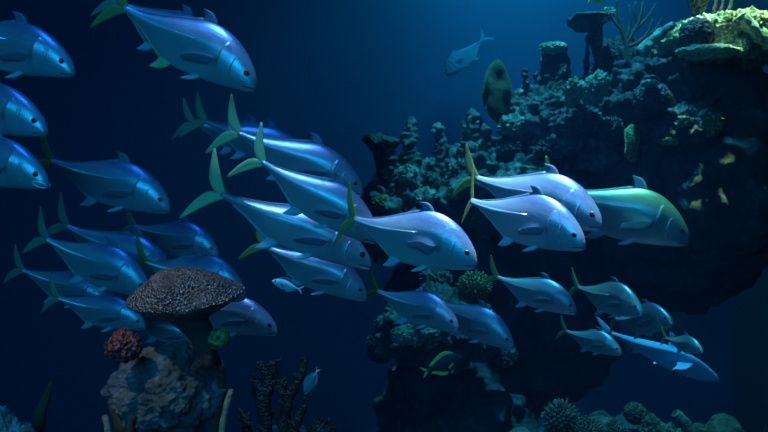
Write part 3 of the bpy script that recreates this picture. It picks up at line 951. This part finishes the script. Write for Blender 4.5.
        # mouth line and jaw
        pts = [S.pt(s, (a_ if sd > 0 else math.pi - a_), .0015) for s, a_ in ((.002, -.25), (.02, -.40), (.04, -.52), (.058, -.62), (.072, -.72))]
        v, f = tube(catmull([tuple(p) for p in pts], 10), [.0034] * 10, 6)
        obj('mouth', v, f, M['mouth'], root)
        if mouth_open:
            pts = [S.pt(s, (a_ if sd > 0 else math.pi - a_), .004) for s, a_ in ((.0, .15), (.02, .05), (.05, -.12), (.085, -.40), (.06, -.62), (.025, -.66), (.0, -.6))]
            v, f = tube(catmull([tuple(p) for p in pts], 18), [.006] * 18, 6)
            obj('lip', v, f, M['lip'], root)
        if kind == 'jack':
            # gill cover: a plate that stands off the cheek
            v, f = [], []
            nu, nw = 10, 14
            for i in range(nu):
                for j in range(nw):
                    a_ = -1.0 + 1.75 * j / (nw - 1)
                    edge = .262 + .022 * math.cos((a_ + .1) * 1.3)
                    s = .165 + (edge - .165) * i / (nu - 1)
                    o_ = -.003 + .0175 * (i / (nu - 1)) ** 1.4 * math.sin(math.pi * (j + .15) / (nw - .7)) ** .6
                    if i == nu - 1: o_ = -.004
                    v.append(S.pt(s, a_ if sd > 0 else math.pi - a_, o_))
            for i in range(nu - 1):
                for j in range(nw - 1):
                    k2 = i * nw + j
                    q = (k2, k2 + nw, k2 + nw + 1, k2 + 1)
                    f.append(q if sd > 0 else q[::-1])
            obj('gill_cover', v, f, M[skin], root)
            # ridge of the cheek in front of the gill cover
            for s0, amp, w in ((.150, .030, .0058),):
                pts = [S.pt(s0 + amp * math.cos(a_ * 1.8), (a_ if sd > 0 else math.pi - a_), .002) for a_ in (.42, .2, -.05, -.3, -.55, -.75)]
                v, f = tube(catmull([tuple(p) for p in pts], 16), list(np.interp(np.linspace(0, 1, 16), [0, .35, .6, 1], [.001, w, w, .001])), 8)
                obj('cheek_ridge', v, f, M['gill'], root)
            # row of scutes along the straight lateral line
            mb = MB()
            for i in range(34):
                s = .46 + .515 * i / 33
                c = S.pt(s, 0 if sd > 0 else math.pi, .0)
                l, h = .0085, .0135 - .006 * abs(i / 33 - .6)
                if i < 12: h *= .35 + .65 * i / 12
                mb.add([(c.x + l, c.y - .001 * sd, c.z), (c.x - l * .2, c.y - .002 * sd, c.z + h), (c.x - l, c.y + .0065 * sd, c.z), (c.x - l * .2, c.y - .002 * sd, c.z - h), (c.x, c.y - .008 * sd, c.z)],
                       [(0, 1, 2), (0, 2, 3), (0, 4, 1), (1, 4, 2), (2, 4, 3), (3, 4, 0)])
            obj('scute_row', mb.v, mb.f, M['scute'], root, smooth=False)


def fish(tx, ty, nx, ny, Y, yaw, label, roll=0.0, name='jack_fish', group='jacks of the school', **k):
    """tail root and nose in the picture, mean distance, turn of the nose towards the glass"""
    vis = math.hypot(nx - tx, ny - ty) / FPX * Y
    d = 0.5 * vis * math.tan(math.radians(yaw))
    T, N = at(tx, ty, Y + d), at(nx, ny, Y - d)
    X = (N - T)
    L = X.length
    X.normalize()
    Z = Vector((0, 0, 1))
    Z = (Z - X * Z.dot(X)).normalized()
    Yv = Z.cross(X)
    R = Matrix((X, Yv, Z)).transposed().to_4x4()
    root = empty(name)
    root.matrix_world = Matrix.Translation((T + N) / 2) @ R @ Matrix.Rotation(math.radians(roll * 0.4), 4, 'X') @ Matrix.Scale(L, 4)
    tag(root, label, 'fish', group)
    fish_parts(root, **k)
    return root


# upper left
fish(124, 8, 257, 86, 3.0, 8, 'large blue jack diving at the top left with its yellow tail at the top edge', roll=10, dep=.95, anal='fin_pale')
fish(118, 2, 222, 66, 3.5, 5, 'dim jack mostly hidden behind the large diving jack', roll=8, tailmat='fin_dim')
fish(-58, 26, 75, 71, 2.9, 10, 'topmost of the three jacks cut by the left edge', roll=12, dep=.9)
fish(-82, 88, 48, 130, 2.8, 12, 'middle one of the three jacks cut by the left edge', roll=10, dep=.9)
fish(-78, 140, 49, 183, 2.7, 12, 'jack with its mouth open, lowest of three cut by the left edge', roll=10, dep=.9, mouth_open=True)
fish(51, 161, 171, 208, 3.2, 8, 'blue jack swimming alone between the left-edge trio and the tight school', roll=10, dep=.95)
# lower left
fish(46, 239, 150, 293, 3.1, 8, 'teal-bellied jack with tall tail just left of the mushroom coral', roll=10, dep=1.0, tailmat='fin_dim')
fish(66, 226, 176, 285, 3.5, 5, 'jack half hidden behind the teal-bellied jack near the mushroom coral', roll=8, tailmat='fin_dim')
fish(134, 226, 219, 254, 3.7, 12, 'small dim jack above the mushroom coral', roll=8, dep=1.05, tailmat='fin_dim')
fish(146, 262, 246, 295, 3.2, 14, 'jack whose bright back curves over the mushroom coral cap', roll=6, dep=1.15)
fish(172, 298, 278, 331, 3.4, 6, 'jack emerging from behind the right side of the mushroom coral', roll=8, dep=.95, tailmat='fin_dim')
fish(126, 316, 206, 346, 3.6, 0, 'jack of which only a pale strip shows left of the mushroom coral stem', roll=6, dep=.8, tailmat='fin_dim')
fish(58, 298, 146, 326, 3.3, 8, 'lowest jack at the left, its nose meeting the underside of the mushroom coral', roll=8, dep=.95, tailmat='fin_dim')
fish(22, 270, 112, 306, 3.9, 5, 'faint jack at the far left between two teal-bellied ones', roll=8, dep=.9, tailmat='fin_dim')
# tight school, centre left
fish(205, 121, 312, 165, 3.6, 0, 'jack at the back of the tight school with pale green forked tail', roll=10, dep=.85, tailmat='fin_dim')
fish(193, 123, 292, 152, 4.0, 0, 'rearmost dim jack of the tight school, tail just behind another tail', roll=8, dep=.85, tailmat='fin_dim')
fish(238, 133, 364, 192, 3.3, 0, 'deep blue jack along the top of the tight school', roll=14, dep=.85, tailmat='fin_pale', tail=1.1)
fish(262, 162, 378, 240, 2.88, 2, 'bright blue jack in the middle of the tight school, angled steeply down', roll=12, dep=.9, tailmat='fin_pale', tail=1.1)
fish(221, 194, 372, 265, 3.12, 0, 'long teal jack on the underside of the tight school with pale forked tail', roll=-14, dep=.76, tailmat='fin_pale', tail=1.1)
fish(264, 246, 367, 297, 3.35, 4, 'dim jack below the tight school with green tail', roll=6, dep=.95)
fish(268, 243, 350, 285, 3.8, 0, 'jack showing only a second green tail behind the dim lower jack', roll=6, dep=.9)
# centre and right
fish(354, 219, 478, 262, 2.5, 24, 'bright silver jack at the very centre with yellow tail and shining gills', roll=6, dep=1.12, tail=1.15, tail_turn=0.35, lift=0.05, spread=0.4)
fish(377, 291, 459, 327, 3.5, 26, 'blue-backed jack, front one of the low pair at the middle', roll=6, dep=1.0)
fish(432, 300, 514, 346, 3.8, 26, 'blue jack, rear one of the low pair at the middle', roll=6, dep=1.0)
fish(476, 178, 603, 224, 3.05, 27, 'pale blue jack, upper of the bright pair, in front of the gold-lit fish', roll=10, dep=1.06)
fish(471, 201, 586, 244, 2.6, 36, 'pale lavender jack, lower of the bright pair, facing the viewer', roll=10, dep=1.06, tail_turn=0.65, tail=1.15)
fish(556, 190, 690, 240, 3.4, 14, 'big jack leading at the right, gold light painted on its back, with a white-edged dorsal fin', roll=8, dep=1.1, skin='skin_gold_lit', fins='fin', spread=0.9, raised=1.1, pale_dorsal=True, anal='fin')
fish(497, 277, 577, 311, 3.6, 26, 'teal jack with yellow tail below the bright pair', roll=6, dep=1.0)
fish(578, 287, 643, 312, 3.9, 44, 'pale teal deep-looking jack turned to the viewer, below the gold-lit fish', roll=4, dep=1.12, tailmat='fin_dim')
fish(566, 331, 622, 353, 4.5, 34, 'dark jack in shadow under the pale teal one', roll=-6, dep=1.0, tailmat='fin_dim')
fish(616, 319, 673, 322, 4.5, 52, 'dark round-headed jack with only its back lit, near the long blue fish', roll=-4, dep=1.05, tailmat='fin_dim')
fish(666, 338, 703, 351, 4.0, 48, 'small bright teal jack furthest out at the lower right', roll=4, dep=1.0, tailmat='fin_dim')
# others
fish(612, 334, 719, 381, 5.0, 4, 'long pale blue shark-like fish gliding under the dark jacks', roll=-14, name='small_shark', group=None, dep=1.25, kind='shark', skin='skin_shark', fins='skin_shark', tailmat='skin_shark')
fish(482, 40, 446, 75, 8.6, 0, 'hazy far-off fish alone in the blue water at top centre', roll=75, name='distant_fish', group=None, dep=1.25, skin='skin_far', fins='skin_far', tailmat='skin_far')
fish(427, 371, 464, 358, 3.7, 5, 'black damselfish with bright green tail near the dark rock foot', name='damselfish', group=None, kind='deep', skin='skin_dark', fins='fin_lime', tailmat='fin_lime', dep=.8)
fish(317, 371, 305, 394, 3.3, 20, 'small pale blue fish diving beside the branching coral', name='reef_fish', group=None, kind='deep', skin='skin_cyan', fins='skin_cyan', tailmat='skin_cyan', dep=.9)
fish(299, 289, 272, 281, 3.0, 20, 'tiny pale cyan fish below the tight school', name='reef_fish', group=None, kind='deep', skin='skin_cyan', fins='fin', tailmat='skin_cyan', dep=.6)
fish(590, 0, 612, -4, 5.2, 10, 'yellow fish cut by the top edge above the table coral', name='yellow_tang', group=None, kind='deep', skin='skin_yellow', fins='skin_yellow', tailmat='skin_yellow', dep=.8)
